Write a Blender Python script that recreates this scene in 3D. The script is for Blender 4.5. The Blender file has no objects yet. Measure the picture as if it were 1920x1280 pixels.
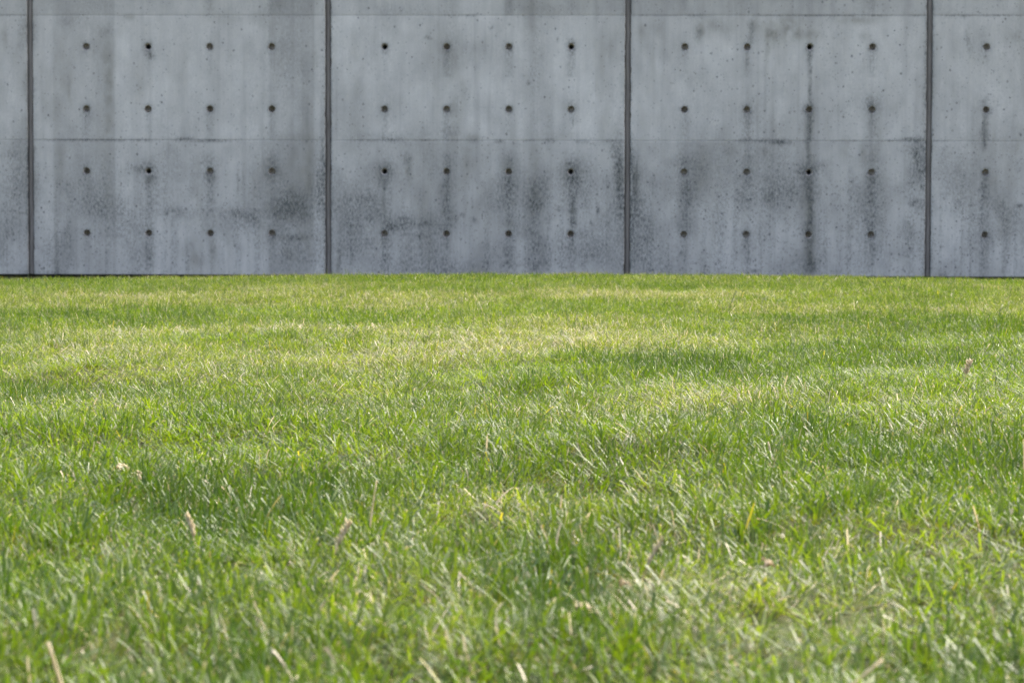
import bpy, bmesh, math, random
import numpy as np
from mathutils import Matrix, Vector

random.seed(7)
RNG = np.random.default_rng(11)
S = bpy.context.scene
COL = S.collection

# ------------------------------------------------------------------ camera
FOCAL_PX = 4800.0                       # 90 mm lens, for a picture 1920 wide
CAM = np.array([0.0, -20.6, 0.40])
PITCH, YAW, ROLL = math.atan(217 / FOCAL_PX), math.radians(1.45), math.radians(0.13)
_f = np.array([-math.sin(YAW) * math.cos(PITCH), math.cos(YAW) * math.cos(PITCH), -math.sin(PITCH)])
_r = np.array([math.cos(YAW), math.sin(YAW), 0.0])
_u = np.cross(_r, _f)
R_ = _r * math.cos(ROLL) + _u * math.sin(ROLL)
U_ = np.cross(R_, _f)
cd = bpy.data.cameras.new('camera')
cam = bpy.data.objects.new('camera', cd)
COL.objects.link(cam)
m = Matrix.Identity(4)
for i in range(3):
    m[i][0], m[i][1], m[i][2], m[i][3] = R_[i], U_[i], -_f[i], CAM[i]
cam.matrix_world = m
cd.sensor_width, cd.lens = 36.0, 90.0
cd.clip_start, cd.clip_end = 0.05, 400.0
cd.dof.use_dof = True
cd.dof.focus_distance = 6.2
cd.dof.aperture_fstop = 13.0
cd.dof.aperture_blades = 9
S.camera = cam

# ------------------------------------------------------------------ sky, sun, exposure
SUN_EL, SUN_AZ = math.radians(53), math.radians(45)      # behind the wall, a little to the right
world = bpy.data.worlds.new('World')
S.world = world
world.use_nodes = True
wn = world.node_tree
wn.nodes.clear()
sky = wn.nodes.new('ShaderNodeTexSky')
sky.sky_type = 'NISHITA'
sky.sun_disc = False
sky.sun_elevation = SUN_EL
sky.sun_rotation = SUN_AZ
sky.dust_density = 6.0
sky.air_density = 1.0
sky.ozone_density = 0.6
bg = wn.nodes.new('ShaderNodeBackground')
bg.inputs['Strength'].default_value = 0.15
wo = wn.nodes.new('ShaderNodeOutputWorld')
wn.links.new(sky.outputs[0], bg.inputs[0])
wn.links.new(bg.outputs[0], wo.inputs[0])
ld = bpy.data.lights.new('sun', 'SUN')
ld.energy = 2.0
ld.angle = math.radians(0.5)
ld.color = (1.0, 0.95, 0.87)
sun = bpy.data.objects.new('sun', ld)
COL.objects.link(sun)
sd = Vector((math.sin(SUN_AZ) * math.cos(SUN_EL), math.cos(SUN_AZ) * math.cos(SUN_EL), math.sin(SUN_EL)))
sun.rotation_euler = sd.to_track_quat('Z', 'Y').to_euler()
sun.location = (0, 0, 12)
S.view_settings.view_transform = 'Standard'
S.view_settings.look = 'None'
S.view_settings.gamma = 1.0
S.view_settings.use_curve_mapping = False
S.view_settings.exposure = 2.08
S.cycles.max_bounces = 8
S.cycles.diffuse_bounces = 5
S.cycles.transmission_bounces = 6
S.cycles.use_denoising = True
S.cycles.denoiser = 'OPENIMAGEDENOISE'
S.cycles.denoising_input_passes = 'RGB_ALBEDO_NORMAL'
S.cycles.denoising_prefilter = 'NONE'

# ------------------------------------------------------------------ helpers
def ray(u, v):
    d = _f + R_ * ((u - 960.0) / FOCAL_PX) + U_ * ((640.0 - v) / FOCAL_PX)
    return d
def on_wall(u, v):                       # photo pixel -> (x, z) on the wall face y = 0
    d = ray(u, v); t = -CAM[1] / d[1]
    p = CAM + d * t
    return p[0], p[2]
def on_ground(u, v, z=0.03):
    d = ray(u, v); t = (z - CAM[2]) / d[2]
    return CAM + d * t
def at_depth(u, v, y):
    d = ray(u, v); t = (y - CAM[1]) / d[1]
    return CAM + d * t

def _hash(ix, iy, seed):
    h = (ix.astype(np.int64) * 374761393 + iy.astype(np.int64) * 668265263 + seed * 974711) & 0xffffffff
    h = ((h ^ (h >> 13)) * 1274126177) & 0xffffffff
    h = h ^ (h >> 16)
    return (h & 0xffffff) / float(0xffffff)
def noise(x, y, seed=0):
    x = np.asarray(x, float); y = np.asarray(y, float)
    ix, iy = np.floor(x), np.floor(y)
    fx, fy = x - ix, y - iy
    fx = fx * fx * (3 - 2 * fx); fy = fy * fy * (3 - 2 * fy)
    a = _hash(ix, iy, seed); b = _hash(ix + 1, iy, seed)
    c = _hash(ix, iy + 1, seed); d = _hash(ix + 1, iy + 1, seed)
    return (a + (b - a) * fx) * (1 - fy) + (c + (d - c) * fx) * fy
def fbm(x, y, seed=0, octv=4):
    t = 0; amp = 0.5; s = 0
    for k in range(octv):
        t = t + amp * noise(x * 2 ** k, y * 2 ** k, seed + k * 17); s += amp; amp *= 0.55
    return t / s
def sstep(a, b, x):
    t = np.clip((x - a) / (b - a), 0, 1)
    return t * t * (3 - 2 * t)

def link(o, parent=None):
    COL.objects.link(o)
    if parent is not None:
        o.parent = parent
    return o
def thing(name, label, cat, loc=(0, 0, 0), group=None):
    o = bpy.data.objects.new(name, None)
    COL.objects.link(o)
    o.empty_display_size = 0.05
    o.location = loc
    o['label'] = label; o['category'] = cat
    if group: o['group'] = group
    return o
def mesh_obj(name, verts, faces, mat, parent=None, smooth=False):
    me = bpy.data.meshes.new(name)
    me.from_pydata([tuple(v) for v in verts], [], [tuple(f) for f in faces])
    if mat: me.materials.append(mat)
    if smooth: me.shade_smooth()
    me.update()
    return link(bpy.data.objects.new(name, me), parent)
def box(x0, x1, y0, y1, z0, z1):
    v = [(x0, y0, z0), (x1, y0, z0), (x1, y1, z0), (x0, y1, z0), (x0, y0, z1), (x1, y0, z1), (x1, y1, z1), (x0, y1, z1)]
    f = [(0, 3, 2, 1), (4, 5, 6, 7), (0, 1, 5, 4), (1, 2, 6, 5), (2, 3, 7, 6), (3, 0, 4, 7)]
    return v, f

class N:                                # short-hand for node building
    def __init__(s, mat):
        s.t = mat.node_tree; s.t.nodes.clear()
    def n(s, typ, **kw):
        nd = s.t.nodes.new(typ)
        for k, v in kw.items():
            if k.startswith('i_'):
                nd.inputs[int(k[2:]) if k[2:].isdigit() else k[2:]].default_value = v
            else:
                setattr(nd, k, v)
        return nd
    def l(s, a, b): s.t.links.new(a, b)
    def math(s, op, a, b=None, c=None, clamp=False):
        nd = s.t.nodes.new('ShaderNodeMath'); nd.operation = op; nd.use_clamp = clamp
        for i, x in enumerate((a, b, c)):
            if x is None: continue
            if isinstance(x, (int, float)): nd.inputs[i].default_value = x
            else: s.l(x, nd.inputs[i])
        return nd.outputs[0]
    def mix(s, fac, a, b, mode='MIX'):
        nd = s.t.nodes.new('ShaderNodeMix'); nd.data_type = 'RGBA'; nd.blend_type = mode
        for sock, x in ((nd.inputs[0], fac), (nd.inputs[6], a), (nd.inputs[7], b)):
            if isinstance(x, (int, float)): sock.default_value = x
            elif isinstance(x, tuple): sock.default_value = x if len(x) == 4 else (*x, 1)
            else: s.l(x, sock)
        return nd.outputs[2]
    def ramp(s, fac, lo, hi):
        nd = s.t.nodes.new('ShaderNodeMapRange'); nd.interpolation_type = 'SMOOTHSTEP'
        s.l(fac, nd.inputs[0]); nd.inputs[1].default_value = lo; nd.inputs[2].default_value = hi
        return nd.outputs[0]
def material(name):
    m = bpy.data.materials.new(name); m.use_nodes = True
    return m, N(m)

# ------------------------------------------------------------------ materials
def make_concrete():
    mat, k = material('concrete')
    geo = k.n('ShaderNodeNewGeometry')
    st = k.n('ShaderNodeAttribute', attribute_name='stain')
    sep = k.n('ShaderNodeSeparateColor'); k.l(st.outputs['Color'], sep.inputs[0])
    dark, brown, speck, tone = sep.outputs[0], sep.outputs[1], sep.outputs[2], st.outputs['Alpha']
    def mapped(sx, sy, sz):
        mp = k.n('ShaderNodeMapping'); k.l(geo.outputs['Position'], mp.inputs[0]); mp.inputs['Scale'].default_value = (sx, sy, sz)
        return mp.outputs[0]
    n1 = k.n('ShaderNodeTexNoise', i_Scale=1.0, i_Detail=6.0, i_Roughness=0.62); k.l(mapped(9, 9, 7), n1.inputs[0])
    n2 = k.n('ShaderNodeTexNoise', i_Scale=1.0, i_Detail=4.0); k.l(mapped(55, 55, 3.0), n2.inputs[0])     # brushed, vertical
    n3 = k.n('ShaderNodeTexNoise', i_Scale=1.0, i_Detail=3.0, i_Roughness=0.7); k.l(mapped(120, 120, 120), n3.inputs[0])
    base = k.mix(k.ramp(n1.outputs[0], 0.32, 0.68), (0.468, 0.423, 0.372), (0.548, 0.490, 0.430))
    base = k.mix(k.ramp(n2.outputs[0], 0.35, 0.7), k.mix(1.0, base, (0.93, 0.93, 0.94), 'MULTIPLY'), base)
    base = k.mix(0.55, base, k.mix(n3.outputs[0], (0.30, 0.273, 0.245), (0.72, 0.650, 0.575)))
    tv = k.n('ShaderNodeCombineColor')
    for i in range(3): k.l(tone, tv.inputs[i])
    base = k.mix(1.0, base, tv.outputs[0], 'MULTIPLY')
    # brown-green film and dark weathering, broken up by grain
    base = k.mix(k.math('MULTIPLY', brown, k.ramp(n1.outputs[0], 0.25, 0.6)), base, (0.190, 0.168, 0.128))
    nd = k.n('ShaderNodeTexNoise', i_Scale=1.0, i_Detail=5.0, i_Roughness=0.7); k.l(mapped(70, 70, 34), nd.inputs[0])
    dk = k.math('MULTIPLY', dark, k.math('ADD', k.math('MULTIPLY', k.ramp(nd.outputs[0], 0.36, 0.66), 1.0), 0.38), clamp=True)
    base = k.mix(dk, base, (0.088, 0.086, 0.078))
    # lichen dots
    for sc, off, lo, w in ((46, 0.0, 0.36, 0.75), (85, 3.7, 0.34, 0.5), (24, 9.1, 0.20, 0.85)):
        vo = k.n('ShaderNodeTexVoronoi', i_Scale=1.0, i_Randomness=1.0); 
        mp = k.n('ShaderNodeMapping'); k.l(geo.outputs['Position'], mp.inputs[0])
        mp.inputs['Scale'].default_value = (sc, sc, sc * 0.8); mp.inputs['Location'].default_value = (off, off, off)
        wob = k.n('ShaderNodeVectorMath', operation='MULTIPLY_ADD'); k.l(n3.outputs[1], wob.inputs[0]); wob.inputs[1].default_value = (0.5, 0.5, 0.5); k.l(mp.outputs[0], wob.inputs[2])
        k.l(wob.outputs[0], vo.inputs[0])
        sc_ = k.n('ShaderNodeSeparateColor'); k.l(vo.outputs['Color'], sc_.inputs[0])
        have = k.math('LESS_THAN', sc_.outputs[0], k.math('MULTIPLY', speck, 0.55))
        rad = k.math('ADD', k.math('MULTIPLY', sc_.outputs[1], lo), 0.10)
        dot = k.n('ShaderNodeMapRange', interpolation_type='SMOOTHSTEP'); k.l(k.math('SUBTRACT', vo.outputs['Distance'], rad), dot.inputs[0])
        dot.inputs[1].default_value = 0.05; dot.inputs[2].default_value = -0.05
        fac = k.math('MULTIPLY', k.math('MULTIPLY', dot.outputs[0], have), k.math('MULTIPLY', k.math('ADD', k.math('MULTIPLY', sc_.outputs[2], 0.7), 0.3), w))
        base = k.mix(fac, base, (0.075, 0.071, 0.070))
    bp = k.n('ShaderNodeBump', i_Strength=0.35, i_Distance=0.004)
    k.l(k.math('ADD', k.math('MULTIPLY', n3.outputs[0], 0.6), n2.outputs[0]), bp.inputs['Height'])
    bs = k.n('ShaderNodeBsdfPrincipled', i_Roughness=0.85)
    bs.inputs['Specular IOR Level'].default_value = 0.25
    k.l(base, bs.inputs['Base Color']); k.l(bp.outputs[0], bs.inputs['Normal'])
    out = k.n('ShaderNodeOutputMaterial'); k.l(bs.outputs[0], out.inputs[0])
    return mat

def noisy(name, c0, c1, scale, rough=0.85, stretch=(1, 1, 1), bump=0.3, bdist=0.003, spec=0.3):
    mat, k = material(name)
    geo = k.n('ShaderNodeNewGeometry')
    mp = k.n('ShaderNodeMapping'); k.l(geo.outputs['Position'], mp.inputs[0]); mp.inputs['Scale'].default_value = stretch
    n1 = k.n('ShaderNodeTexNoise', i_Scale=scale, i_Detail=6.0, i_Roughness=0.65); k.l(mp.outputs[0], n1.inputs[0])
    c = k.mix(k.ramp(n1.outputs[0], 0.3, 0.7), c0, c1)
    bp = k.n('ShaderNodeBump', i_Strength=bump, i_Distance=bdist); k.l(n1.outputs[0], bp.inputs['Height'])
    bs = k.n('ShaderNodeBsdfPrincipled', i_Roughness=rough)
    bs.inputs['Specular IOR Level'].default_value = spec
    k.l(c, bs.inputs['Base Color']); k.l(bp.outputs[0], bs.inputs['Normal'])
    out = k.n('ShaderNodeOutputMaterial'); k.l(bs.outputs[0], out.inputs[0])
    return mat

def make_grass_mat():
    mat, k = material('grass_blade')
    bl = k.n('ShaderNodeAttribute', attribute_name='blade')                 # per blade: hue, t along, dead lot, tip lot
    sb = k.n('ShaderNodeSeparateColor'); k.l(bl.outputs['Color'], sb.inputs[0])
    hue, t, dead, tip = sb.outputs[0], sb.outputs[1], sb.outputs[2], bl.outputs['Alpha']
    ti = k.n('ShaderNodeAttribute', attribute_name='tint', attribute_type='INSTANCER')   # per place: dryness, lushness with painted hollow shade, lot
    si = k.n('ShaderNodeSeparateColor'); k.l(ti.outputs['Color'], si.inputs[0])
    dry, lush_shade, lot = si.outputs[0], si.outputs[1], si.outputs[2]
    h = k.math('FRACT', k.math('ADD', hue, lot))
    dd = k.math('FRACT', k.math('ADD', dead, k.math('MULTIPLY', lot, 3.7)))
    g = k.mix(k.ramp(h, 0.0, 1.0), (0.033, 0.066, 0.012), (0.092, 0.129, 0.006))
    g = k.mix(k.math('MULTIPLY', lush_shade, 0.65, clamp=True), g, (0.029, 0.064, 0.005))  # lush blades are darker green; the dark colour also paints shade into hollows
    g = k.mix(k.math('MULTIPLY', dry, 0.42), g, (0.150, 0.150, 0.052))
    g = k.mix(k.ramp(t, 0.40, 0.0), g, (0.105, 0.110, 0.032))                     # paler sheath at the foot
    yel = k.math('GREATER_THAN', h, 0.996)
    g = k.mix(yel, g, (0.20, 0.17, 0.035))
    # straw: whole dead blades and mown ends
    isdead = k.math('LESS_THAN', dd, k.math('ADD', k.math('MULTIPLY', k.math('POWER', dry, 1.6), 0.20), 0.006))
    tipm = k.math('MULTIPLY', k.ramp(t, 0.86, 1.0), k.math('LESS_THAN', tip, k.math('ADD', k.math('MULTIPLY', dry, 0.50), 0.10)))
    straw = k.mix(h, (0.30, 0.245, 0.145), (0.42, 0.385, 0.275))
    c = k.mix(k.math('MULTIPLY', tipm, 0.75), g, straw)
    c = k.mix(isdead, c, straw)
    ct = k.mix(1.0, c, k.mix(k.math('MAXIMUM', isdead, tipm), (1.95, 1.98, 0.55), (1.05, 1.03, 0.95)), 'MULTIPLY')
    bs = k.n('ShaderNodeBsdfPrincipled', i_Roughness=0.46)
    bs.inputs['Specular IOR Level'].default_value = 0.29
    k.l(c, bs.inputs['Base Color'])
    tr = k.n('ShaderNodeBsdfTranslucent'); k.l(ct, tr.inputs[0])
    mx = k.n('ShaderNodeMixShader'); k.l(k.math('MULTIPLY_ADD', lush_shade, -0.2, 0.47), mx.inputs[0])  # less translucent where lush, which adds to the shade painted into hollows
    k.l(bs.outputs[0], mx.inputs[1]); k.l(tr.outputs[0], mx.inputs[2])
    out = k.n('ShaderNodeOutputMaterial'); k.l(mx.outputs[0], out.inputs[0])
    return mat

CONCRETE = make_concrete()
SEALANT = noisy('joint_sealant', (0.130, 0.108, 0.092), (0.245, 0.205, 0.175), 14, stretch=(6, 6, 0.28))
PLUG = noisy('mortar_plug', (0.27, 0.235, 0.205), (0.50, 0.435, 0.38), 60)
PLUG_DARK = noisy('open_hole', (0.035, 0.032, 0.03), (0.075, 0.068, 0.06), 90)
BASE = noisy('footing_concrete', (0.10, 0.10, 0.10), (0.16, 0.155, 0.15), 9)
THATCH = noisy('thatch_soil', (0.030, 0.036, 0.012), (0.075, 0.078, 0.028), 30, rough=0.95, bump=0.6, bdist=0.01, spec=0.1)
GRASS = make_grass_mat()
def thin_straw(name, c0, c1, through=0.45):
    mat = noisy(name, c0, c1, 160, rough=0.7, bdist=.001)
    t = mat.node_tree
    bs = next(x for x in t.nodes if x.type == 'BSDF_PRINCIPLED'); out = next(x for x in t.nodes if x.type == 'OUTPUT_MATERIAL')
    tr = t.nodes.new('ShaderNodeBsdfTranslucent'); mx = t.nodes.new('ShaderNodeMixShader')
    t.links.new(bs.inputs['Base Color'].links[0].from_socket, tr.inputs[0])
    mx.inputs[0].default_value = through
    t.links.new(bs.outputs[0], mx.inputs[1]); t.links.new(tr.outputs[0], mx.inputs[2]); t.links.new(mx.outputs[0], out.inputs[0])
    return mat
STRAW = thin_straw('dry_straw', (0.46, 0.39, 0.25), (0.72, 0.62, 0.42))
STRAW_BROWN = thin_straw('brown_straw', (0.36, 0.27, 0.16), (0.54, 0.43, 0.28))
SEED_DARK = noisy('dark_seed', (0.05, 0.05, 0.03), (0.14, 0.13, 0.08), 120, rough=0.7)
STEM_GREEN = noisy('green_stem', (0.10, 0.14, 0.05), (0.20, 0.22, 0.09), 90, rough=0.6)

# ------------------------------------------------------------------ the wall
JX = [on_wall(u, 260)[0] for u in (57, 615.5, 1177, 1741.5)]
PITCHX = (JX[3] - JX[0]) / 3
J0 = np.mean([JX[i] - i * PITCHX for i in range(4)])
HS = PITCHX * 116.55 / 561.8                         # spacing of the tie holes
Z1 = on_wall(960, 438.8)[1]                          # lowest row of holes
ZB = on_wall(960, 516.3)[1]                          # lower edge of the wall face
ZS = [Z1 + 1.5 * HS, Z1 + 3.5 * HS, Z1 + 4.62 * HS]   # seams between lifts; the last is the top of the wall
GAP = 0.049                                          # width of the vertical joints
G = HS / 40
PX = 1.0 / 233.0

# ---- weathering of the face: (u, v, half width, half height, amount), read off in photo pixels
DARK = [
 # seams
 (200,263,105,2.2,.75),(150,263,60,2,.5),(265,263,14,2.5,.6),(345,261,16,4,.9),(390,264,28,3,.85),(430,264,25,1.8,.6),
 (560,264,40,1.6,.25),(690,263,30,2,.55),(735,263,22,3,.75),(790,263,40,1.8,.5),(860,263,30,1.8,.45),(885,264,10,3.5,.6),(935,265,9,4,.8),
 (1000,263,30,1.8,.5),(1030,263,12,4,.6),(1090,265,16,4,.4),(1140,264,15,3,.6),(1390,264,12,3.5,.6),(1420,264,25,3,.7),(1464,267,20,5,1.0),(1445,264,30,2.2,.5),
 (1510,265,20,2.2,.6),(1600,264,40,1.7,.5),(1670,264,18,2.4,.6),(1706,262,18,4,.95),(1725,263,12,4,.7),(1760,264,20,1.8,.5),
 (20,29,40,1.5,.45),(860,29,40,1.5,.45),(880,30,20,2,.4),(1310,30,20,2.6,.6),(1245,30,60,1.5,.4),(1480,30,70,1.7,.6),(1560,30,60,1.7,.55),(1640,30,60,1.7,.5),(1720,30,20,2,.6),(1790,30,30,2.4,.6),(1860,30,60,1.7,.6),(560,31,30,2,.3),(400,31,40,1.5,.3),
 (30,397,40,1.5,.4),(60,397,15,2,.3),
 # panel 1
 (130,40,18,12,.25),(190,10,25,14,.25),(185,150,20,130,.12),(150,320,16,90,.10),(170,390,55,28,.30),(215,395,25,15,.25),(120,470,30,40,.18),(200,60,20,12,.22),
 (277,316,16,16,.55),(260,318,12,6,.5),(288,332,8,14,.5),(277,345,6,10,.6),(280,372,5,40,.42),(279,420,10,22,.25),(281,485,7,32,.50),(276,465,3,18,.5),
 (283,104,6,6,.6),(277,95,10,10,.35),(392,300,14,12,.4),(394,335,9,8,.5),(395,370,8,60,.22),(510,300,18,18,.4),(510,330,20,16,.35),
 (535,385,30,22,.70),(560,392,22,24,.65),(520,402,20,14,.5),(575,402,14,18,.4),(540,360,40,20,.3),(555,445,32,6,.45),(540,470,30,30,.3),(570,480,25,30,.3),
 (600,345,10,50,.35),(603,365,5,30,.7),(606,320,3,60,.5),(604,260,4,110,.3),(608,440,4,60,.35),(430,398,50,8,.28),(460,404,14,8,.6),(438,400,8,8,.5),(456,360,3,60,.35),(446,335,2.5,40,.35),(475,412,10,6,.4),(470,425,60,8,.22),
 (340,400,30,10,.3),(360,460,4,10,.4),(320,395,14,6,.35),(510,100,20,60,.15),(560,110,28,70,.16),(540,10,50,16,.16),(560,200,25,50,.16),
 (38,300,14,40,.3),(20,290,30,8,.2),(35,330,12,60,.2),(60,70,5,20,.4),(40,70,6,30,.3),
 # panel 2
 (722,318,18,16,.55),(715,340,18,14,.35),(722,345,6,20,.4),(720,380,5,40,.28),(765,300,8,12,.4),(767,318,6,22,.25),(838,300,10,14,.4),(838,345,9,24,.55),(839,390,9,34,.6),(842,420,10,14,.45),
 (955,300,14,18,.45),(955,345,14,22,.55),(955,385,14,28,.45),(955,412,9,8,.4),(952,475,6,40,.45),(960,465,3,20,.4),
 (1071,312,20,16,.55),(1074,338,16,12,.6),(1072,375,6,14,.5),(1073,395,5,28,.7),(1076,418,7,8,.6),(1070,360,14,25,.35),(1085,350,20,40,.25),
 (1005,370,16,28,.55),(1003,388,14,14,.65),(1010,350,24,24,.3),(1000,430,10,40,.35),(1006,465,16,34,.5),(1004,502,10,10,.7),(1022,495,10,14,.35),(990,496,40,4,.35),
 (735,425,12,7,.9),(760,412,22,14,.55),(765,420,40,10,.4),(700,395,30,28,.35),(660,385,25,30,.35),(690,370,16,14,.35),(650,420,25,20,.35),(800,420,25,3,.5),(770,440,30,2.5,.45),(790,444,12,5,.4),
 (868,404,5,4,.7),(890,415,6,5,.6),(855,408,5,8,.5),(692,409,4,4,.7),(690,450,4,6,.6),(640,460,10,26,.45),(636,490,4,30,.5),(655,470,14,20,.3),(675,470,20,30,.22),(722,475,7,30,.45),(765,470,5,30,.3),(770,500,40,14,.18),(835,500,14,14,.35),(840,460,4,16,.4),
 (1120,395,3,8,.8),(1110,420,4,4,.7),(1140,420,3,3,.7),(1048,392,4,4,.6),(1080,470,30,30,.28),(1110,480,30,30,.25),(1095,440,12,10,.3),
 (1162,335,9,55,.85),(1165,380,7,25,.8),(1160,300,7,30,.5),(1150,280,8,20,.35),(1140,345,10,20,.35),(720,256,60,8,.25),(840,250,20,10,.25),(1030,230,10,40,.2),(1000,150,8,80,.18),(1015,120,14,60,.12),(1075,225,4,10,.6),(1072,200,12,12,.25),
 (991,157,2.5,3,1),(800,71,4,3,.6),(806,73,4,2,.5),(954,45,3,2,.7),(921,52,3,3,.6),(1046,75,1.6,5,.7),(960,100,2.5,2,.6),(1040,20,80,12,.12),(740,20,40,12,.12),
 (1071,80,8,8,.3),(1071,99,4,6,.35),(722,98,6,5,.35),
 # panel 3
 (1186,340,10,50,.75),(1195,330,8,25,.6),(1190,380,14,24,.5),(1200,400,22,40,.35),(1182,280,5,30,.5),(1183,440,5,60,.4),(1225,345,10,20,.4),(1215,410,10,10,.4),(1210,470,14,40,.25),(1195,470,10,30,.35),
 (1283,302,16,14,.45),(1300,312,20,16,.2),(1288,350,10,18,.6),(1290,375,6,14,.55),(1284,400,10,34,.5),(1290,425,8,14,.4),(1270,420,18,14,.2),(1283,475,9,32,.4),(1276,475,3,4,.8),(1310,320,26,60,.1),
 (1400,300,12,14,.4),(1400,345,10,14,.35),(1400,380,16,18,.25),(1404,480,3,36,.45),(1398,470,20,36,.15),(1415,508,8,3,.9),(1450,300,40,40,.25),(1470,365,30,22,.4),(1440,372,14,14,.35),(1437,375,4,8,.5),(1440,355,60,26,.2),
 (1517,318,14,16,.7),(1535,312,14,9,.45),(1502,325,8,9,.55),(1517,350,7,22,.9),(1520,385,5,24,.75),(1519,412,6,10,.6),(1516,425,9,10,.8),(1519,470,6,30,.55),(1526,500,5,8,.8),(1517,500,9,14,.55),
 (1517,230,5,24,.75),(1516,258,4,22,.75),(1515,285,3,24,.65),(1519,150,3,52,.65),(1519,107,4,7,.8),(1518,96,8,6,.45),(1520,190,4,16,.6),(1516,205,14,10,.45),
 (1411,58,5,18,.5),(1408,70,7,10,.4),(1310,60,8,14,.3),(1400,110,6,30,.3),(1405,240,9,50,.25),(1400,200,12,10,.3),(1283,240,10,40,.25),
 (1634,195,14,14,.5),(1634,235,10,40,.3),(1636,300,14,16,.35),(1634,345,12,30,.3),(1634,400,9,40,.25),(1638,470,5,9,.7),(1630,497,4,8,.6),(1635,420,9,12,.35),(1630,378,5,4,.6),(1640,386,6,3,.6),
 (1727,320,9,40,.65),(1720,295,14,22,.55),(1712,330,10,30,.35),(1728,352,4,4,.9),(1715,280,20,10,.5),(1712,380,8,7,.7),(1725,385,10,12,.4),(1735,200,5,100,.35),(1740,410,6,30,.3),
 # panel 4
 (1845,270,5,10,.6),(1846,230,4,26,.6),(1844,255,7,20,.4),(1846,190,9,9,.45),(1842,90,10,30,.2),(1845,355,9,18,.55),(1848,380,12,24,.35),(1845,410,9,14,.3),(1815,70,4,20,.45),(1822,90,6,20,.3),(1800,345,25,40,.3),(1875,385,12,12,.45),(1910,388,6,4,.8),(1800,380,10,16,.4),(1845,480,18,40,.2),(1890,400,40,18,.25),
]
BROWN = [
 (205,160,9,90,.55),(196,120,8,40,.35),(112,310,10,40,.5),(105,470,6,50,.35),(200,350,12,60,.4),(131,165,3,30,.3),(280,338,7,8,.8),(395,330,10,8,.6),(510,320,16,18,.55),(240,32,14,6,.45),
 (580,330,8,120,.5),(545,390,34,34,.55),(370,485,18,18,.5),(398,470,8,30,.4),(350,480,16,24,.3),(555,445,26,7,.5),(560,258,30,8,.4),(440,36,60,10,.25),(495,36,20,14,.25),(8,70,6,20,.4),
 (722,325,18,16,.45),(767,320,7,26,.4),(875,300,8,30,.35),(885,258,14,7,.5),(1003,300,10,30,.45),(1004,370,14,34,.55),(955,310,14,14,.45),(1072,325,18,16,.5),(1073,395,5,26,.5),(955,420,8,8,.5),(720,380,4,30,.5),(636,490,4,24,.5),(650,280,14,12,.3),(1020,15,40,16,.25),
 (1162,330,9,46,.6),(1192,335,7,30,.6),(1192,360,8,16,.5),
 (1205,58,12,16,.4),(1235,56,12,14,.4),(1312,62,10,18,.5),(1340,48,26,14,.35),(1412,50,14,18,.5),(1448,65,16,18,.85),(1480,58,14,16,.75),(1440,85,4,30,.55),(1497,64,8,14,.5),(1520,66,18,12,.6),(1610,38,40,8,.55),(1620,70,12,10,.35),(1470,40,50,10,.35),
 (1518,400,9,100,.7),(1518,240,7,50,.4),(1520,480,9,40,.7),(1440,370,8,12,.35),(1585,280,12,22,.35),(1617,285,6,20,.35),(1434,285,8,10,.4),(1634,335,14,7,.4),(1594,427,6,5,.5),(1845,275,6,18,.35),(1905,275,8,16,.3),(1900,70,20,12,.3),(1845,245,5,18,.35),(1370,285,12,10,.25),(1040,255,60,8,.25),
]
LIGHT = [
 (80,180,16,140,.5),(85,400,16,120,.4),(235,150,18,120,.4),(330,180,60,90,.35),(430,150,50,100,.3),(240,290,30,60,.25),(320,320,40,40,.3),(300,440,60,20,.25),(420,300,70,50,.3),(420,470,50,40,.3),(596,150,9,110,.4),(594,420,9,90,.5),(606,460,4,60,.6),
 (648,140,20,110,.35),(720,160,50,80,.35),(880,160,60,100,.35),(1095,180,30,90,.4),(940,100,50,60,.3),(650,300,25,40,.3),(800,330,40,60,.3),(900,340,30,110,.4),(920,460,50,50,.4),(1035,420,12,100,.45),(1130,300,12,40,.3),(1170,300,3,30,.9),(1183,345,2,30,.6),(860,280,40,20,.3),(1090,280,40,20,.3),
 (1210,150,24,100,.35),(1250,330,18,60,.35),(1330,160,50,100,.3),(1460,170,40,80,.25),(1580,150,50,100,.3),(1690,160,30,90,.3),(1250,470,30,30,.4),(1350,480,40,30,.35),(1460,440,50,40,.35),(1560,440,30,60,.35),(1680,430,40,70,.35),(1680,300,20,50,.3),(1340,420,40,40,.2),
 (1770,440,20,80,.5),(1775,180,20,120,.35),(1890,200,30,100,.3),(1900,330,24,50,.25),(20,120,20,70,.4),(20,220,20,60,.25),(30,430,24,50,.2),(20,480,20,50,.2),
]
TONE = [  # broad tones left by the form boards: u0, u1, v0, v1, change
 (100,216,-60,520,-.085),(216,300,-60,264,.03),(505,590,-60,520,-.09),(590,612,30,520,.03),(980,1036,30,520,-.055),(820,858,30,520,-.03),(935,975,264,520,-.05),
 (1270,1312,264,520,-.06),(1500,1535,200,520,-.05),(1820,1870,200,520,-.06),(1615,1655,200,520,-.04),(60,615,30,264,.02),(620,1175,30,264,.04),(1180,1740,30,264,.03),
 (0,56,264,520,-.07),(60,2000,-60,30,-.06),(620,1175,264,520,-.03),(1180,1740,264,520,-.04),(0,56,-60,30,-.06),(460,505,264,520,-.03),
]
def field(lst, X, Z, soft=1.0):
    out = np.zeros_like(X)
    for (u, v, hw, hh, a) in lst:
        x, z = on_wall(u, v)
        ex = ((X - x) / (hw * PX * 0.8)) ** 2 + ((Z - z) / (hh * PX * 0.8)) ** 2
        msk = ex < 8
        if msk.any():
            out[msk] = 1 - (1 - out[msk]) * (1 - np.clip(a * np.exp(-ex[msk] * 0.5 * 1.4), 0, 1))
    return out
WOB = 0.012
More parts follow.
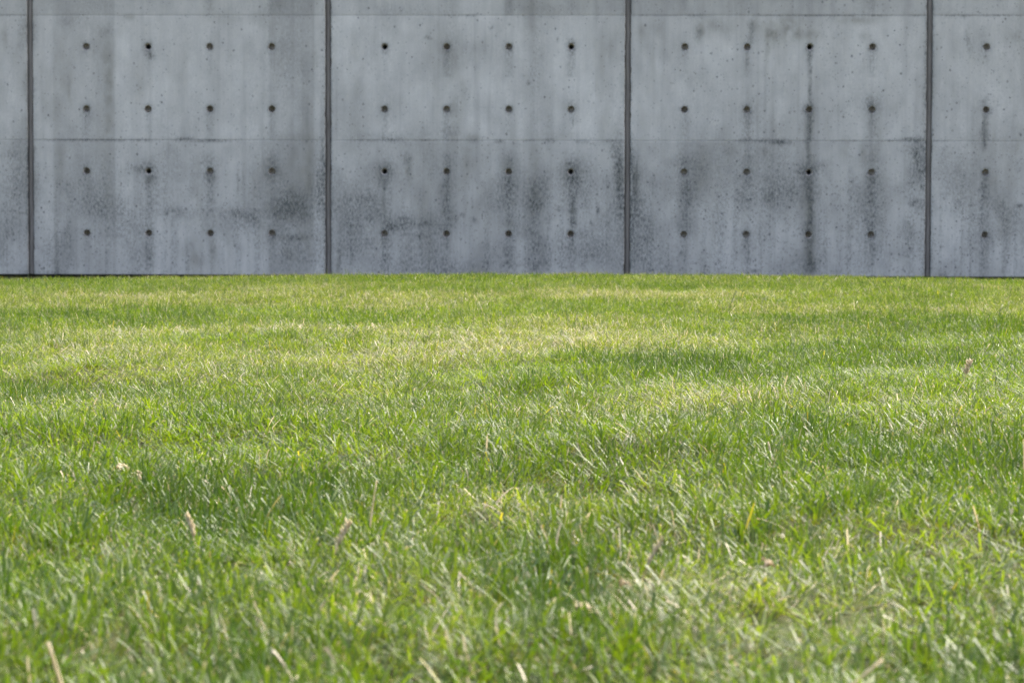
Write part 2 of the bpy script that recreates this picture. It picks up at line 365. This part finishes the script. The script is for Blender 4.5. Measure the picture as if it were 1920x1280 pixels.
def weather(X, Z):
    # ragged edges: the look-up point is nudged by noise
    Xw = X + (fbm(X * 28, Z * 18, 5) - .5) * 2 * WOB * 1.3
    Zw = Z + (fbm(X * 30, Z * 9, 9) - .5) * 2 * WOB * 1.6
    Zs = Z + (fbm(X * 45, Z * 6, 19, 3) - .5) * 2 * 0.003       # seams keep straight
    near = np.minimum(np.abs(Z - ZS[0]), np.abs(Z - ZS[1])) < 0.03
    Zw = np.where(near, Zs, Zw)
    dark = field(DARK, Xw, Zw)
    brown = field(BROWN, Xw, Zw)
    light = field(LIGHT, Xw, Zw)
    streak = fbm(X * 34, Z * 0.8, 31, 4)
    cloud = fbm(X * 2.6, Z * 2.2, 41, 5)
    zz = (Z - ZB)
    low = sstep(1.25, 0.35, zz)
    dark = np.clip(dark * .92 * (0.35 + 1.3 * fbm(X * 34, Z * 14, 77, 4)), 0, .82)
    soft = field([(u, v, hw * 1.8 + 4, hh * 1.5 + 4, a * .17) for (u, v, hw, hh, a) in DARK if hh > 5 and hw > 4], Xw, Zw)
    dark = 1 - (1 - dark) * (1 - soft)
    dark = 1 - (1 - dark) * (1 - np.clip((streak - .45) * 1.3, 0, .42) * (0.38 + 0.62 * low))
    dark = 1 - (1 - dark) * (1 - np.clip((fbm(X * 3.4, Z * 2.8, 53, 5) - .46) * 1.5, 0, .36) * (.2 + .8 * low))
    brown = 1 - (1 - brown) * (1 - np.clip((fbm(X * 5, Z * 1.3, 63, 4) - .52) * 1.3, 0, .35))
    # halo and drip at each hole
    xr = (X - J0 - PITCHX / 2) / PITCHX
    pc = np.floor(xr + .5)
    lx = (xr - pc) * PITCHX
    hc = np.clip(np.round(lx / HS + 1.5), 0, 3)
    hr = np.clip(np.round((Z - Z1) / HS), 0, 5)
    dx, dz = lx - (hc - 1.5) * HS, Z - Z1 - hr * HS
    rnd = _hash(pc * 7 + hc + 100, hr + 50, 3)
    rr = np.hypot(dx, dz)
    halo = np.exp(-np.maximum(rr - .026, 0) / .014) * (.30 + .4 * rnd)
    drip = np.exp(-(dx / (.018 + .02 * rnd)) ** 2) * sstep(0.01, -0.03, dz) * np.exp(np.minimum(dz, 0) / (.10 + .34 * rnd)) * (.14 + .36 * rnd)
    dark = 1 - (1 - dark) * (1 - halo) * (1 - drip)
    # edges along the joints
    e = PITCHX / 2 - np.abs(lx)
    edge = np.exp(-np.maximum(e - GAP / 2, 0) / .012) * np.clip(fbm(X * 9, Z * 4, 91, 4) * 2.0 - .62, 0, 1)
    dark = 1 - (1 - dark) * (1 - edge * .85)
    tone = np.ones_like(X)
    for (u0, u1, v0, v1, a) in TONE:
        x0, x1 = on_wall(u0, 260)[0], on_wall(u1, 260)[0]
        z1, z0 = on_wall(960, v0)[1], on_wall(960, v1)[1]
        zj = Z + (fbm(X * 14, Z * 3, 13, 3) - .5) * .02
        tone += 1.45 * a * sstep(x0 - .012, x0 + .012, X) * sstep(x1 + .012, x1 - .012, X) * sstep(z0 - .012, z0 + .012, zj) * sstep(z1 + .012, z1 - .012, zj)
    tone *= .975 * (1 + .42 * (streak - .5) + .40 * (cloud - .5) + .30 * (fbm(X * 11, Z * 6, 47, 4) - .5))
    tone *= 1 + .10 * light
    right = sstep(J0 + 1.9 * PITCHX, J0 + 2.3 * PITCHX, X)
    midr = sstep(J0 + .9 * PITCHX, J0 + 1.5 * PITCHX, X)
    speck = .14 + (.26 + .22 * midr + .22 * right) * low * np.clip(fbm(X * 3, Z * 3, 71, 4) * 2.6 - .6, 0, 1.3) + .14 * right * np.clip(fbm(X * 3, Z * 3, 73, 4) * 2.4 - .7, 0, 1)
    speck += .32 * dark * low
    return dark, brown, np.clip(speck, 0, 1), tone

def panel_mesh(name, x0, x1, z0, z1, holes, open_sides):
    cx = (x0 + x1) / 2
    kmax = int((x1 - cx) / G - 0.3)
    xs = np.concatenate([[x0], cx + np.arange(-kmax, kmax + 1) * G, [x1]])
    zref = holes[0][1]
    k0 = math.ceil((z0 - zref) / G + 0.3); k1 = math.floor((z1 - zref) / G - 0.3)
    zs = np.concatenate([[z0], zref + np.arange(k0, k1 + 1) * G, [z1]])
    nx, nz = len(xs), len(zs)
    X, Z = np.meshgrid(xs, zs)
    Y = (fbm(X * 1.7, Z * 1.7, 3, 3) - .5) * .0035
    Y[0, :] += .0012; Y[-1, :] += .0012; Y[:, 0] += .005; Y[:, -1] += .005
    chip = np.clip(fbm(zs * 14, zs * 0 + x0 * 3, 401, 4) - .55, 0, 1) * .022      # worn arrises along the joints
    chip2 = np.clip(fbm(zs * 14, zs * 0 + x1 * 3, 409, 4) - .55, 0, 1) * .022
    X[:, 0] += np.minimum(chip, .006) - .002; X[:, -1] -= np.minimum(chip2, .006) - .002
    co = np.stack([X, Y, Z], -1).reshape(-1, 3)
    keep = np.ones((nz - 1, nx - 1), bool)
    faces, extra = [], []
    nv = nx * nz
    RH = .0285 * HS / .5
    for (hx, hz) in holes:
        i = int(np.argmin(np.abs(xs - hx))); j = int(np.argmin(np.abs(zs - hz)))
        keep[j - 3:j + 3, i - 3:i + 3] = False
        loop = [(j - 3, i + q) for q in range(-3, 3)] + [(j + q, i + 3) for q in range(-3, 3)] + [(j + 3, i - q) for q in range(-3, 3)] + [(j - q, i - 3) for q in range(-3, 3)]
        base = nv + len(extra)
        y0 = Y[j, i]
        for (jj, ii) in loop:
            a = math.atan2(zs[jj] - hz, xs[ii] - hx)
            extra.append((hx + RH * math.cos(a), y0 + .001, hz + RH * math.sin(a)))
        for q in range(24):
            a0 = loop[q][0] * nx + loop[q][1]; a1 = loop[(q + 1) % 24][0] * nx + loop[(q + 1) % 24][1]
            faces.append((a0, a1, base + (q + 1) % 24, base + q))
    jj, ii = np.nonzero(keep)
    a = jj * nx + ii
    quads = np.stack([a, a + 1, a + nx + 1, a + nx], -1)
    # returns at the edges, so the panel has thickness
    ring = [(0, i) for i in range(nx)] + [(j, nx - 1) for j in range(1, nz)] + [(nz - 1, i) for i in range(nx - 2, -1, -1)] + [(j, 0) for j in range(nz - 2, 0, -1)]
    b = nv + len(extra)
    back = [(X[j, i], .05, zs[j]) for (j, i) in ring]
    n = len(ring)
    for q in range(n):
        p0 = ring[q][0] * nx + ring[q][1]; p1 = ring[(q + 1) % n][0] * nx + ring[(q + 1) % n][1]
        faces.append((p1, p0, b + q, b + (q + 1) % n))
    allv = np.concatenate([co, np.array(extra).reshape(-1, 3), np.array(back)])
    allf = [tuple(q) for q in quads.tolist()] + faces
    me = bpy.data.meshes.new(name)
    me.from_pydata(allv.tolist(), [], allf)
    d, br, sp, tn = weather(allv[:, 0], allv[:, 2])
    at = me.attributes.new('stain', 'FLOAT_COLOR', 'POINT')
    at.data.foreach_set('color', np.stack([d, br, sp, tn], -1).astype(np.float32).ravel())
    me.materials.append(CONCRETE)
    me.update()
    return me

def hole_mesh(name, prof, dark_from):
    """Tapered recess left by a form tie: profile of (radius, depth), closed at its end."""
    vs, fs, mi = [], [], []
    n = 24
    for (r, d) in prof:
        for q in range(n):
            a = 2 * math.pi * q / n
            vs.append((r * math.cos(a), d, r * math.sin(a)))
    for s in range(len(prof) - 1):
        for q in range(n):
            fs.append((s * n + q, s * n + (q + 1) % n, (s + 1) * n + (q + 1) % n, (s + 1) * n + q)); mi.append(1 if s >= dark_from else 0)
    fs.append(tuple((len(prof) - 1) * n + q for q in range(n))); mi.append(1 if dark_from < 90 else 0)
    me = bpy.data.meshes.new(name)
    me.from_pydata(vs, [], fs)
    me.materials.append(PLUG); me.materials.append(PLUG_DARK)
    for p, k in zip(me.polygons, mi): p.material_index = k
    me.shade_smooth(); me.update()
    return me
_h = HS / .5
HOLE_PLUGGED = hole_mesh('tie_hole', [(.0289 * _h, 0), (.0272 * _h, .006), (.0240 * _h, .054), (.0215 * _h, .058), (.011 * _h, .059), (.007 * _h, .062)], 99)
HOLE_DEEP = hole_mesh('tie_hole', [(.0289 * _h, 0), (.0262 * _h, .006), (.0225 * _h, .074), (.018 * _h, .079), (.006 * _h, .081)], 99)
HOLE_OPEN = hole_mesh('tie_hole', [(.0287 * _h, 0), (.0255 * _h, .006), (.0200 * _h, .030), (.0145 * _h, .034), (.0135 * _h, .10)], 2)
OPEN = {(0, 1, 3), (0, 1, 1), (1, 0, 1), (1, 0, 3), (1, 3, 1), (1, 3, 3), (2, 2, 1), (2, 2, 3)}

wall = thing('concrete_wall', 'long grey cast concrete wall in shade behind the lawn, with rows of tie holes', 'wall', (J0 + 1.5 * PITCHX, 0, ZB))
wall['kind'] = 'thing'
def own(o):                                  # parent while keeping the place it was built in
    o.parent = wall
    o.matrix_parent_inverse = Matrix.Translation(-wall.location)
    return o
for c in range(-2, 5):                       # columns between vertical joints
    x0, x1 = J0 + c * PITCHX + GAP / 2, J0 + (c + 1) * PITCHX - GAP / 2
    xc = (x0 + x1) / 2
    zlo = [ZB, ZS[0], ZS[1]]; zhi = [ZS[0], ZS[1], ZS[2]]
    for lift in range(3):
        holes = [(xc + (h - 1.5) * HS, Z1 + (2 * lift + r) * HS) for r in range(1 if lift == 2 else 2) for h in range(4)]
        me = panel_mesh('wall_panel', x0, x1, zlo[lift] + (.0005 if lift else 0), zhi[lift] - .0005, holes, True)
        p = bpy.data.objects.new('wall_panel', me)
        link(p); own(p)
        for q, (hx, hz) in enumerate(holes):
            r, h = 2 * lift + q // 4, q % 4
            lot = random.random()
            src = HOLE_OPEN if (c, h, r) in OPEN else (HOLE_DEEP if lot < .25 else HOLE_PLUGGED)
            ho = bpy.data.objects.new('tie_hole', src)
            ho.location = (hx, float((fbm(hx * 1.7, hz * 1.7, 3, 3) - .5) * .0035) + .0006, hz)
            ho.rotation_euler = (0, random.uniform(0, 6.28), 0)
            if src is HOLE_OPEN: ho['label'] = 'tie hole with its plug missing and a black open centre'
            link(ho); ho.parent = p
for c in range(-2, 6):                       # sealant in the vertical joints: a slightly sagging bead, not a flat strip
    xj = J0 + c * PITCHX
    zs = np.linspace(ZB + .002, ZS[2] - .01, 120)
    prof = [(-.56, .036), (-.36, .022), (-.12, .012), (.16, .0115), (.38, .017), (.56, .032)]
    vs, fs = [], []
    for i, z in enumerate(zs):
        wv = (float(fbm(np.array(c * 3.1), np.array(z * 6), 8)) - .5) * .006
        for (a, d) in prof:
            vs.append((xj + a * GAP, d + wv * (1 - abs(a) * 1.6) + (float(noise(np.array(a * 9 + c), np.array(z * 22), 4)) - .5) * .003, z))
    for i in range(len(zs) - 1):
        for q in range(5):
            fs.append((i * 6 + q, i * 6 + q + 1, (i + 1) * 6 + q + 1, (i + 1) * 6 + q))
    own(mesh_obj('joint_sealant', vs, fs, SEALANT, smooth=True))
XA, XB = J0 - 2 * PITCHX, J0 + 5 * PITCHX
v, f = box(XA, XB, .11, .40, ZB + .001, ZS[2] - .005)
own(mesh_obj('wall_core', v, f, BASE))
v, f = box(XA, XB, .16, .36, -.6, ZB + .0005)
own(mesh_obj('wall_footing', v, f, BASE))

# ------------------------------------------------------------------ the lawn
CREST_Y = -2.4
GRASS_H = .036
CREST = [(0, 521), (300, 517), (615, 513), (900, 511.5), (1200, 512), (1500, 514.5), (1740, 518.5), (1920, 521.5)]
_cx = np.array([at_depth(u, v, CREST_Y)[0] for u, v in CREST]); _cz = np.array([at_depth(u, v, CREST_Y)[2] - GRASS_H * .95 - .012 for u, v in CREST])
# places that differ: u, v, half width, half height (photo pixels), lushness (its dark colour also shades hollows), dryness, ground height
SPOTS = [
 (955,712,95,9,.8,0,-.018),(1235,670,95,8,1.5,0,-.026),(1380,690,120,18,.6,.1,-.012),(1700,655,170,22,.7,0,-.012),(480,905,150,38,1.25,0,-.024),(1010,1045,125,55,1.15,0,-.020),(1700,1190,220,70,.8,0,-.014),
 (110,592,150,9,.45,0,-.008),(330,545,240,5,.3,0,-.007),(1330,538,230,6,.45,0,-.008),(880,545,160,6,.3,0,-.006),(1560,600,240,18,.5,0,-.008),(640,600,150,10,.4,0,-.006),(620,730,180,18,.5,0,-.010),(120,715,160,18,.7,0,-.014),
 (700,870,140,30,.3,0,-.008),(1500,800,260,30,.5,0,-.006),(250,1180,220,60,.5,0,-.01),(850,1210,160,60,.5,0,-.01),(1130,880,90,18,.6,0,-.012),
 (520,625,330,9,0,1.0,.012),(140,660,210,20,0,1.0,.014),(1000,622,300,20,0,.9,.012),(800,655,360,16,0,.9,.010),(420,556,480,9,0,.8,.008),(1250,555,180,7,0,.8,.006),(60,575,90,7,0,.6,.005),(700,590,200,9,0,.55,.006),(1100,600,150,9,0,.6,.006),
 (1200,815,190,28,0,.6,.018),(1070,905,130,14,0,.6,.012),(160,775,240,26,0,.5,.012),(1310,722,170,18,0,.6,.010),(620,800,240,24,0,.35,.010),(260,690,240,16,0,.55,.010),(1180,640,260,8,0,.7,.010),(1650,720,200,20,0,.25,.008),(1600,950,260,40,0,.25,.010),(1300,1060,200,50,0,.45,.008),(1620,1230,160,40,0,.5,.006),
]
_sp = []
for (u, v, hw, hh, lu, dr, dz) in SPOTS:
    p = on_ground(u, v, .035); d = p[1] - CAM[1]
    _sp.append((p[0], p[1], hw * d / FOCAL_PX * .75, hh * d * d / (FOCAL_PX * .365) * .8, lu, dr, dz))
def lawn_fields(x, y):
    """ground height, lushness with painted hollow shade, dryness at a place on the lawn"""
    wx = x + (fbm(x * 1.3, y * 1.3, 201, 3) - .5) * .3
    wy = y + (fbm(x * 1.1, y * 1.1, 207, 3) - .5) * .26
    lush_shade = np.clip((fbm(x * 1.9, y * 1.3, 211, 4) - .5) * 1.0 * (1 - .7 * sstep(-11, -6, y)), -.5, 1) + .10 + .16 * sstep(-13, -17, y)
    dry = np.clip((fbm(x * 1.2, y * 1.0, 221, 4) - .5) * 1.5, -.4, 1) + .08
    far = sstep(-15, -8, y)
    dry = dry + .16 * far - .14 * sstep(-13, -17, y)
    dz = (fbm(x * .9, y * .9, 231, 3) - .5) * .028 + (fbm(x * 3.2, y * 3.2, 237, 3) - .5) * .022
    for (cx, cy, sx, sy, lu, dr, h) in _sp:
        e = np.exp(-.5 * (((wx - cx) / sx) ** 2 + ((wy - cy) / sy) ** 2))
        lush_shade = lush_shade + lu * e - .5 * dr * e; dry = dry + .64 * dr * e - .6 * lu * e; dz = dz + h * e
    lush_shade = lush_shade * (1 - .4 * sstep(-11, -6, y))
    w = sstep(-10, CREST_Y, y)
    zc = np.interp(x, _cx, _cz)
    fade = sstep(-5.5, -3.2, y)
    z = zc * w + dz * 1.9 * (1 - .85 * fade)
    z = z - .055 * np.maximum(y - CREST_Y, 0) ** 1.25
    return z, np.clip(lush_shade, 0, 1.4), np.clip(dry, 0, 1.2)

gx = np.unique(np.concatenate([np.linspace(-70, -8, 14), np.linspace(-8, 8, 200), np.linspace(8, 70, 14)]))
gy = np.unique(np.concatenate([np.linspace(-80, -22, 12), np.linspace(-22, .3, 260), np.linspace(.3, 60, 10)]))
GX, GY = np.meshgrid(gx, gy)
GZ, GL, GD = lawn_fields(GX, np.minimum(GY, .3))
GZ = GZ - .006
nx = len(gx)
jj, ii = np.meshgrid(np.arange(len(gy) - 1), np.arange(nx - 1), indexing='ij')
a = (jj * nx + ii).ravel()
lawn = mesh_obj('lawn_ground', np.stack([GX, GY, GZ], -1).reshape(-1, 3).tolist(), np.stack([a, a + 1, a + nx + 1, a + nx], -1).tolist(), THATCH, smooth=True)
lawn['kind'] = 'structure'

# ------------------------------------------------------------------ grass
def tuft(name, nblade, spread, segs, wmul, rs):
    """a handful of mown fescue blades, unit height = one blade"""
    V, F, A = [], [], []
    fan = spread < .03
    for b in range(nblade):
        ang = rs.uniform(0, 6.283); rad = spread * math.sqrt(rs.random())
        bx, by = rad * math.cos(ang), rad * math.sin(ang)
        L = rs.choice([1.0, 1.1, .92, .8, .62, 1.25]) * rs.uniform(.88, 1.12)
        lean0 = abs(rs.gauss(0, .46)); bend = rs.gauss(.3, .6)
        if rs.random() < .10: bend += rs.uniform(.6, 1.3)
        az = rs.uniform(0, 6.283)
        if fan:
            az = ang + rs.gauss(0, .7); lean0 = .05 + .42 * rad / spread + abs(rs.gauss(0, .22)); bend = rs.gauss(.28, .5)
        tw = az + math.pi / 2 + rs.gauss(0, .5)
        w = rs.uniform(.0010, .0023) * wmul
        mown = rs.random() < .72
        hue, dead, tip = rs.random(), rs.random(), rs.random()
        px, py, pz = bx, by, 0.0
        base = len(V)
        for s in range(segs + 1):
            t = s / segs
            wt = w * (.75 + .25 * math.sin(min(t * 2.2, 1.57))) * ((1 - .22 * t) if mown else max(.06, 1 - t ** 2.2))
            tws = tw + t * rs.gauss(0, .25)
            dx, dy = math.cos(tws) * wt, math.sin(tws) * wt
            zo = (rs.uniform(-.02, .02) if (mown and s == segs) else 0)
            nx_, ny_ = -math.sin(tws) * wt * .45, math.cos(tws) * wt * .45      # folded along the midrib
            V.append((px - dx, py - dy, pz + zo)); V.append((px + nx_, py + ny_, pz)); V.append((px + dx, py + dy, pz - zo))
            A.extend([(hue, t, dead, tip)] * 3)
            th = lean0 + bend * t
            st = L / segs
            px += math.sin(th) * math.cos(az) * st * .052; py += math.sin(th) * math.sin(az) * st * .052; pz += max(math.cos(th), -.2) * st
        for s in range(segs):
            q = base + 3 * s
            F.append((q, q + 1, q + 4, q + 3)); F.append((q + 1, q + 2, q + 5, q + 4))
    me = bpy.data.meshes.new(name)
    me.from_pydata(V, [], F)
    at = me.attributes.new('blade', 'FLOAT_COLOR', 'POINT')
    at.data.foreach_set('color', np.array(A, np.float32).ravel())
    me.materials.append(GRASS); me.shade_smooth(); me.update()
    return bpy.data.objects.new(name, me)
rs = random.Random(5)
src = bpy.data.collections.new('grass_tufts')          # not linked to the scene: only the sources of the instances
NEAR, MID, FAR = 16, 10, 8
for i in range(NEAR): src.objects.link(tuft('grass_tuft', 9, .018, 6, .78, rs))
for i in range(MID): src.objects.link(tuft('grass_tuft', 10, .028, 4, .66, rs))
for i in range(FAR): src.objects.link(tuft('grass_tuft', 22, .055, 3, .68, rs))

def scatter(y0, y1, dens, margin):
    n = int(dens * (y1 - y0) * 14)
    x = RNG.uniform(-7, 7, n); y = RNG.uniform(y0, y1, n)
    d = y - CAM[1]
    cxl = -math.tan(YAW) * d
    keep = np.abs(x - cxl) < d * .2 + margin
    return x[keep], y[keep]
parts = []
for (y0, y1, dens, lo, nvar, margin) in ((-19.35, -15.6, 1750, 0, NEAR, .35), (-15.6, -11.6, 1600, NEAR, MID, .6), (-11.6, -6, 900, NEAR + MID, FAR, .8), (-6, -.1, 800, NEAR + MID, FAR, 1.0)):
    x, y = scatter(y0, y1, dens, margin)
    parts.append((x, y, lo + RNG.integers(0, nvar, len(x))))
x = np.concatenate([p[0] for p in parts]); y = np.concatenate([p[1] for p in parts]); idx = np.concatenate([p[2] for p in parts])
z, lush_shade, dry = lawn_fields(x, y)
n = len(x)
clump = fbm(x * 7, y * 7, 301, 3)
hgt = GRASS_H * (.92 + .70 * lush_shade - .20 * np.clip(dry, 0, 1) + 1.75 * (clump - .5)) * RNG.uniform(.72, 1.28, n)
hgt = np.clip(hgt * (1 - .10 * sstep(-7, -10, y) - .16 * sstep(-11, -15, y)), .016, .08)
tall = RNG.random(n) < .012
hgt = np.where(tall, hgt * 1.45, hgt)
near_crest = sstep(-3.4, -2.6, y)
hgt = hgt * (1 - near_crest) + np.clip(hgt, .028, .044) * near_crest
me = bpy.data.meshes.new('grass')
me.vertices.add(n)
me.vertices.foreach_set('co', np.stack([x, y, z - .003], -1).astype(np.float32).ravel())
def put(nm, typ, fld, arr):
    a_ = me.attributes.new(nm, typ, 'POINT'); a_.data.foreach_set(fld, np.ascontiguousarray(arr).ravel())
put('tuft_index', 'INT', 'value', idx.astype(np.int32))
put('turn', 'FLOAT_VECTOR', 'vector', np.stack([RNG.normal(0, .12, n), RNG.normal(0, .12, n), RNG.uniform(0, 6.283, n)], -1).astype(np.float32))
wsc = RNG.uniform(.85, 1.2, n)
put('size', 'FLOAT_VECTOR', 'vector', np.stack([wsc, wsc, hgt], -1).astype(np.float32))
put('tint', 'FLOAT_COLOR', 'color', np.stack([np.clip(dry + RNG.normal(0, .1, n), 0, 1), np.clip(lush_shade + 1.1 * (clump - .5) + RNG.normal(0, .12, n), 0, 1), RNG.random(n), np.ones(n)], -1).astype(np.float32))
me.update()
grass = link(bpy.data.objects.new('grass', me))
grass['kind'] = 'stuff'
grass['label'] = 'short mown green grass blades with straw tips covering the lawn'
gt = bpy.data.node_groups.new('grow_grass', 'GeometryNodeTree')
gt.interface.new_socket('Geometry', in_out='INPUT', socket_type='NodeSocketGeometry')
gt.interface.new_socket('Geometry', in_out='OUTPUT', socket_type='NodeSocketGeometry')
gi = gt.nodes.new('NodeGroupInput'); go = gt.nodes.new('NodeGroupOutput')
ci = gt.nodes.new('GeometryNodeCollectionInfo')
ci.inputs['Collection'].default_value = src
ci.inputs['Separate Children'].default_value = True
ci.inputs['Reset Children'].default_value = True
ip = gt.nodes.new('GeometryNodeInstanceOnPoints')
ip.inputs['Pick Instance'].default_value = True
def attr(nm, typ):
    a_ = gt.nodes.new('GeometryNodeInputNamedAttribute'); a_.data_type = typ; a_.inputs['Name'].default_value = nm
    return next(s for s in a_.outputs if s.enabled and s.name == 'Attribute')
er = gt.nodes.new('FunctionNodeEulerToRotation')
gt.links.new(attr('turn', 'FLOAT_VECTOR'), er.inputs[0])
gt.links.new(gi.outputs[0], ip.inputs['Points'])
gt.links.new(ci.outputs[0], ip.inputs['Instance'])
gt.links.new(attr('tuft_index', 'INT'), ip.inputs['Instance Index'])
gt.links.new(er.outputs[0], ip.inputs['Rotation'])
gt.links.new(attr('size', 'FLOAT_VECTOR'), ip.inputs['Scale'])
gt.links.new(ip.outputs[0], go.inputs[0])
md = grass.modifiers.new('grow', 'NODES'); md.node_group = gt

# ------------------------------------------------------------------ single dry bits and stalks in the lawn
def in_grass(u, v, up=.7):
    """the place in the grass canopy seen at a photo pixel"""
    z = .04
    for _ in range(4):
        p = on_ground(u, v, z)
        z = float(lawn_fields(np.array([p[0]]), np.array([p[1]]))[0][0]) + GRASS_H * up
    return Vector(p), z - GRASS_H * up
def strip(bm, pts, widths, thick, n=6, flat=None):
    """closed, slightly lens-shaped strip along a path"""
    rings = []
    for i, p in enumerate(pts):
        p = Vector(p)
        t = (Vector(pts[min(i + 1, len(pts) - 1)]) - Vector(pts[max(i - 1, 0)])).normalized()
        side = (Vector(flat[i]) if flat else t.cross(Vector((0, 1, 0))))
        if side.length < 1e-4: side = Vector((1, 0, 0))
        side = (side - t * side.dot(t)).normalized(); nrm = t.cross(side).normalized()
        ring = []
        for q in range(n):
            a = 2 * math.pi * q / n
            ring.append(bm.verts.new(p + side * math.cos(a) * widths[i] + nrm * math.sin(a) * min(thick, widths[i])))
        rings.append(ring)
    for i in range(len(rings) - 1):
        for q in range(n):
            bm.faces.new((rings[i][q], rings[i][(q + 1) % n], rings[i + 1][(q + 1) % n], rings[i + 1][q]))
    bm.faces.new(rings[0][::-1]); bm.faces.new(rings[-1])
def bm_obj(name, bm, mat, parent=None):
    me = bpy.data.meshes.new(name); bm.normal_update(); bm.to_mesh(me); bm.free()
    me.materials.append(mat); me.shade_smooth()
    return link(bpy.data.objects.new(name, me), parent)

def dry_leaf(u, v, length, width, yaw, curl, label, seed, mat=STRAW):
    p, zg = in_grass(u, v, .92)
    q = random.Random(seed)
    bm = bmesh.new()
    for lobe in range(4):
        pts, ws, fl = [], [], []
        n = 9; L = length * (1, .72, .6, .45)[lobe]; off = (0, 1.1, -.9, .4)[lobe] * width
        a0 = q.uniform(-.5, .5) + (0, .8, -.9, 1.7)[lobe]
        for i in range(n):
            t = i / (n - 1) - .5
            xx = t * L; zz = -curl * abs(t) ** 1.6 * L * 2 + q.uniform(-.10, .10) * L
            pts.append((xx * math.cos(a0), xx * math.sin(a0) + off, zz + off * .4))
            ws.append(width * (.25 + .75 * math.cos(t * 2.7) ** 1.3) * (.8, .55, .5, .4)[lobe] * q.uniform(.6, 1.25))
            fl.append((q.uniform(-.2, .2), math.cos(t * 3 + lobe), math.sin(t * 3 + lobe) * .9 + .35))
        strip(bm, pts, ws, width * .10, 6, fl)
    o = bm_obj('dry_leaf', bm, mat)
    o.location = p; o.rotation_euler = (q.uniform(-.2, .2), q.uniform(-.25, .25), yaw)
    o['label'] = label; o['category'] = 'dry leaf'; o['group'] = 'dry leaves caught in the lawn'
def seed_stalk(u, v, height, lean, head_len, head_w, label, seed, smat=STRAW, hmat=STRAW, loose=.5, nsp=16, name='seed_head_stalk', cat='grass stalk', stem_w=.0009):
    """v is where the top of the stalk shows"""
    q = random.Random(seed)
    p, zg = in_grass(u, v, height / GRASS_H)
    root = thing(name, label, cat, (p.x, p.y, zg), 'dry stalks and seed heads in the lawn')
    def path(t):
        return Vector((-lean * height * (1 - t ** 1.4) , 0.15 * lean * height * t, height * t))
    bm = bmesh.new()
    strip(bm, [path(i / 8) for i in range(9)], [stem_w * (1.1 - .4 * i / 8) for i in range(9)], stem_w, 6)
    bm_obj('stem', bm, smat, root)
    if head_len > 0:
        bm = bmesh.new()
        for i in range(nsp):
            t = 1 - (head_len / height) * (1 - i / (nsp - 1))
            c = path(min(t, 1)); a = i * 2.4 + q.uniform(-.4, .4)
            d = Vector((math.cos(a) * loose, math.sin(a) * loose, 1)).normalized()
            L = head_w * q.uniform(1.5, 2.3); w = head_w * q.uniform(.26, .42)
            side = d.cross(Vector((0, 0, 1)));
            strip(bm, [c, c + d * L * .3, c + d * L * .7, c + d * L], [w * .4, w, w * .75, w * .1], w * .8, 5)
        bm_obj('seed_head', bm, hmat, root)
    return root
dry_leaf(1088, 1136, .034, .0052, .35, .55, 'curled pale tan dry leaf at the bottom centre of the lawn', 3)
dry_leaf(224, 873, .026, .0042, -.3, .4, 'upper left of two small tan dry leaves among dark grass', 5)
dry_leaf(254, 888, .023, .0042, -.2, .35, 'lower right of two small tan dry leaves among dark grass', 8)
dry_leaf(1440, 1052, .017, .0042, .9, .5, 'small orange brown dry leaf low on the right of the lawn', 12, STRAW_BROWN)
dry_leaf(1170, 1090, .014, .0035, 1.9, .4, 'tiny brown dry leaf right of the curled pale tan leaf', 15, STRAW_BROWN)
seed_stalk(655, 986, .052, .45, .022, .0055, 'pale tan seed head leaning right in the front centre left grass', 21, loose=.55)
seed_stalk(352, 972, .050, -.25, .023, .0055, 'upright pale pinkish tan seed head in the front left grass', 22, loose=.3)
seed_stalk(1241, 1016, .056, .45, .026, .0045, 'slender tan seed head on a brown stem in the front right grass', 23, smat=STRAW_BROWN, loose=.3)
seed_stalk(1820, 682, .062, .3, .030, .0070, 'fluffy pale tan seed head near the right edge of the lawn', 24, loose=.9, nsp=20)
seed_stalk(1381, 546, .115, .35, .075, .0050, 'tall dark loose seed stalk standing above the far right lawn', 25, smat=STEM_GREEN, hmat=SEED_DARK, loose=1.0, nsp=18)
seed_stalk(90, 1202, .070, -.25, 0, 0, 'stiff straight dry straw standing at the bottom left corner', 26, name='dry_straw', stem_w=.0019)
seed_stalk(783, 612, .085, .35, 0, 0, 'thin pale bare stalk rising from the dry patch mid lawn', 27, smat=STRAW, name='bare_stalk', stem_w=.0013)
seed_stalk(1191, 493, .085, .30, .025, .004, 'small pale stalk in front of the wall beside the middle right joint', 28, loose=.5, nsp=8, stem_w=.0016)
seed_stalk(706, 900, .085, .12, 0, 0, 'thin straw coloured bare stalk behind the pale tan leaning seed head', 29, smat=STRAW, name='bare_stalk', stem_w=.0011)
seed_stalk(1658, 1238, .050, .95, 0, 0, 'dry straw lying slanted at the bottom right of the lawn', 30, name='dry_straw', stem_w=.0016)
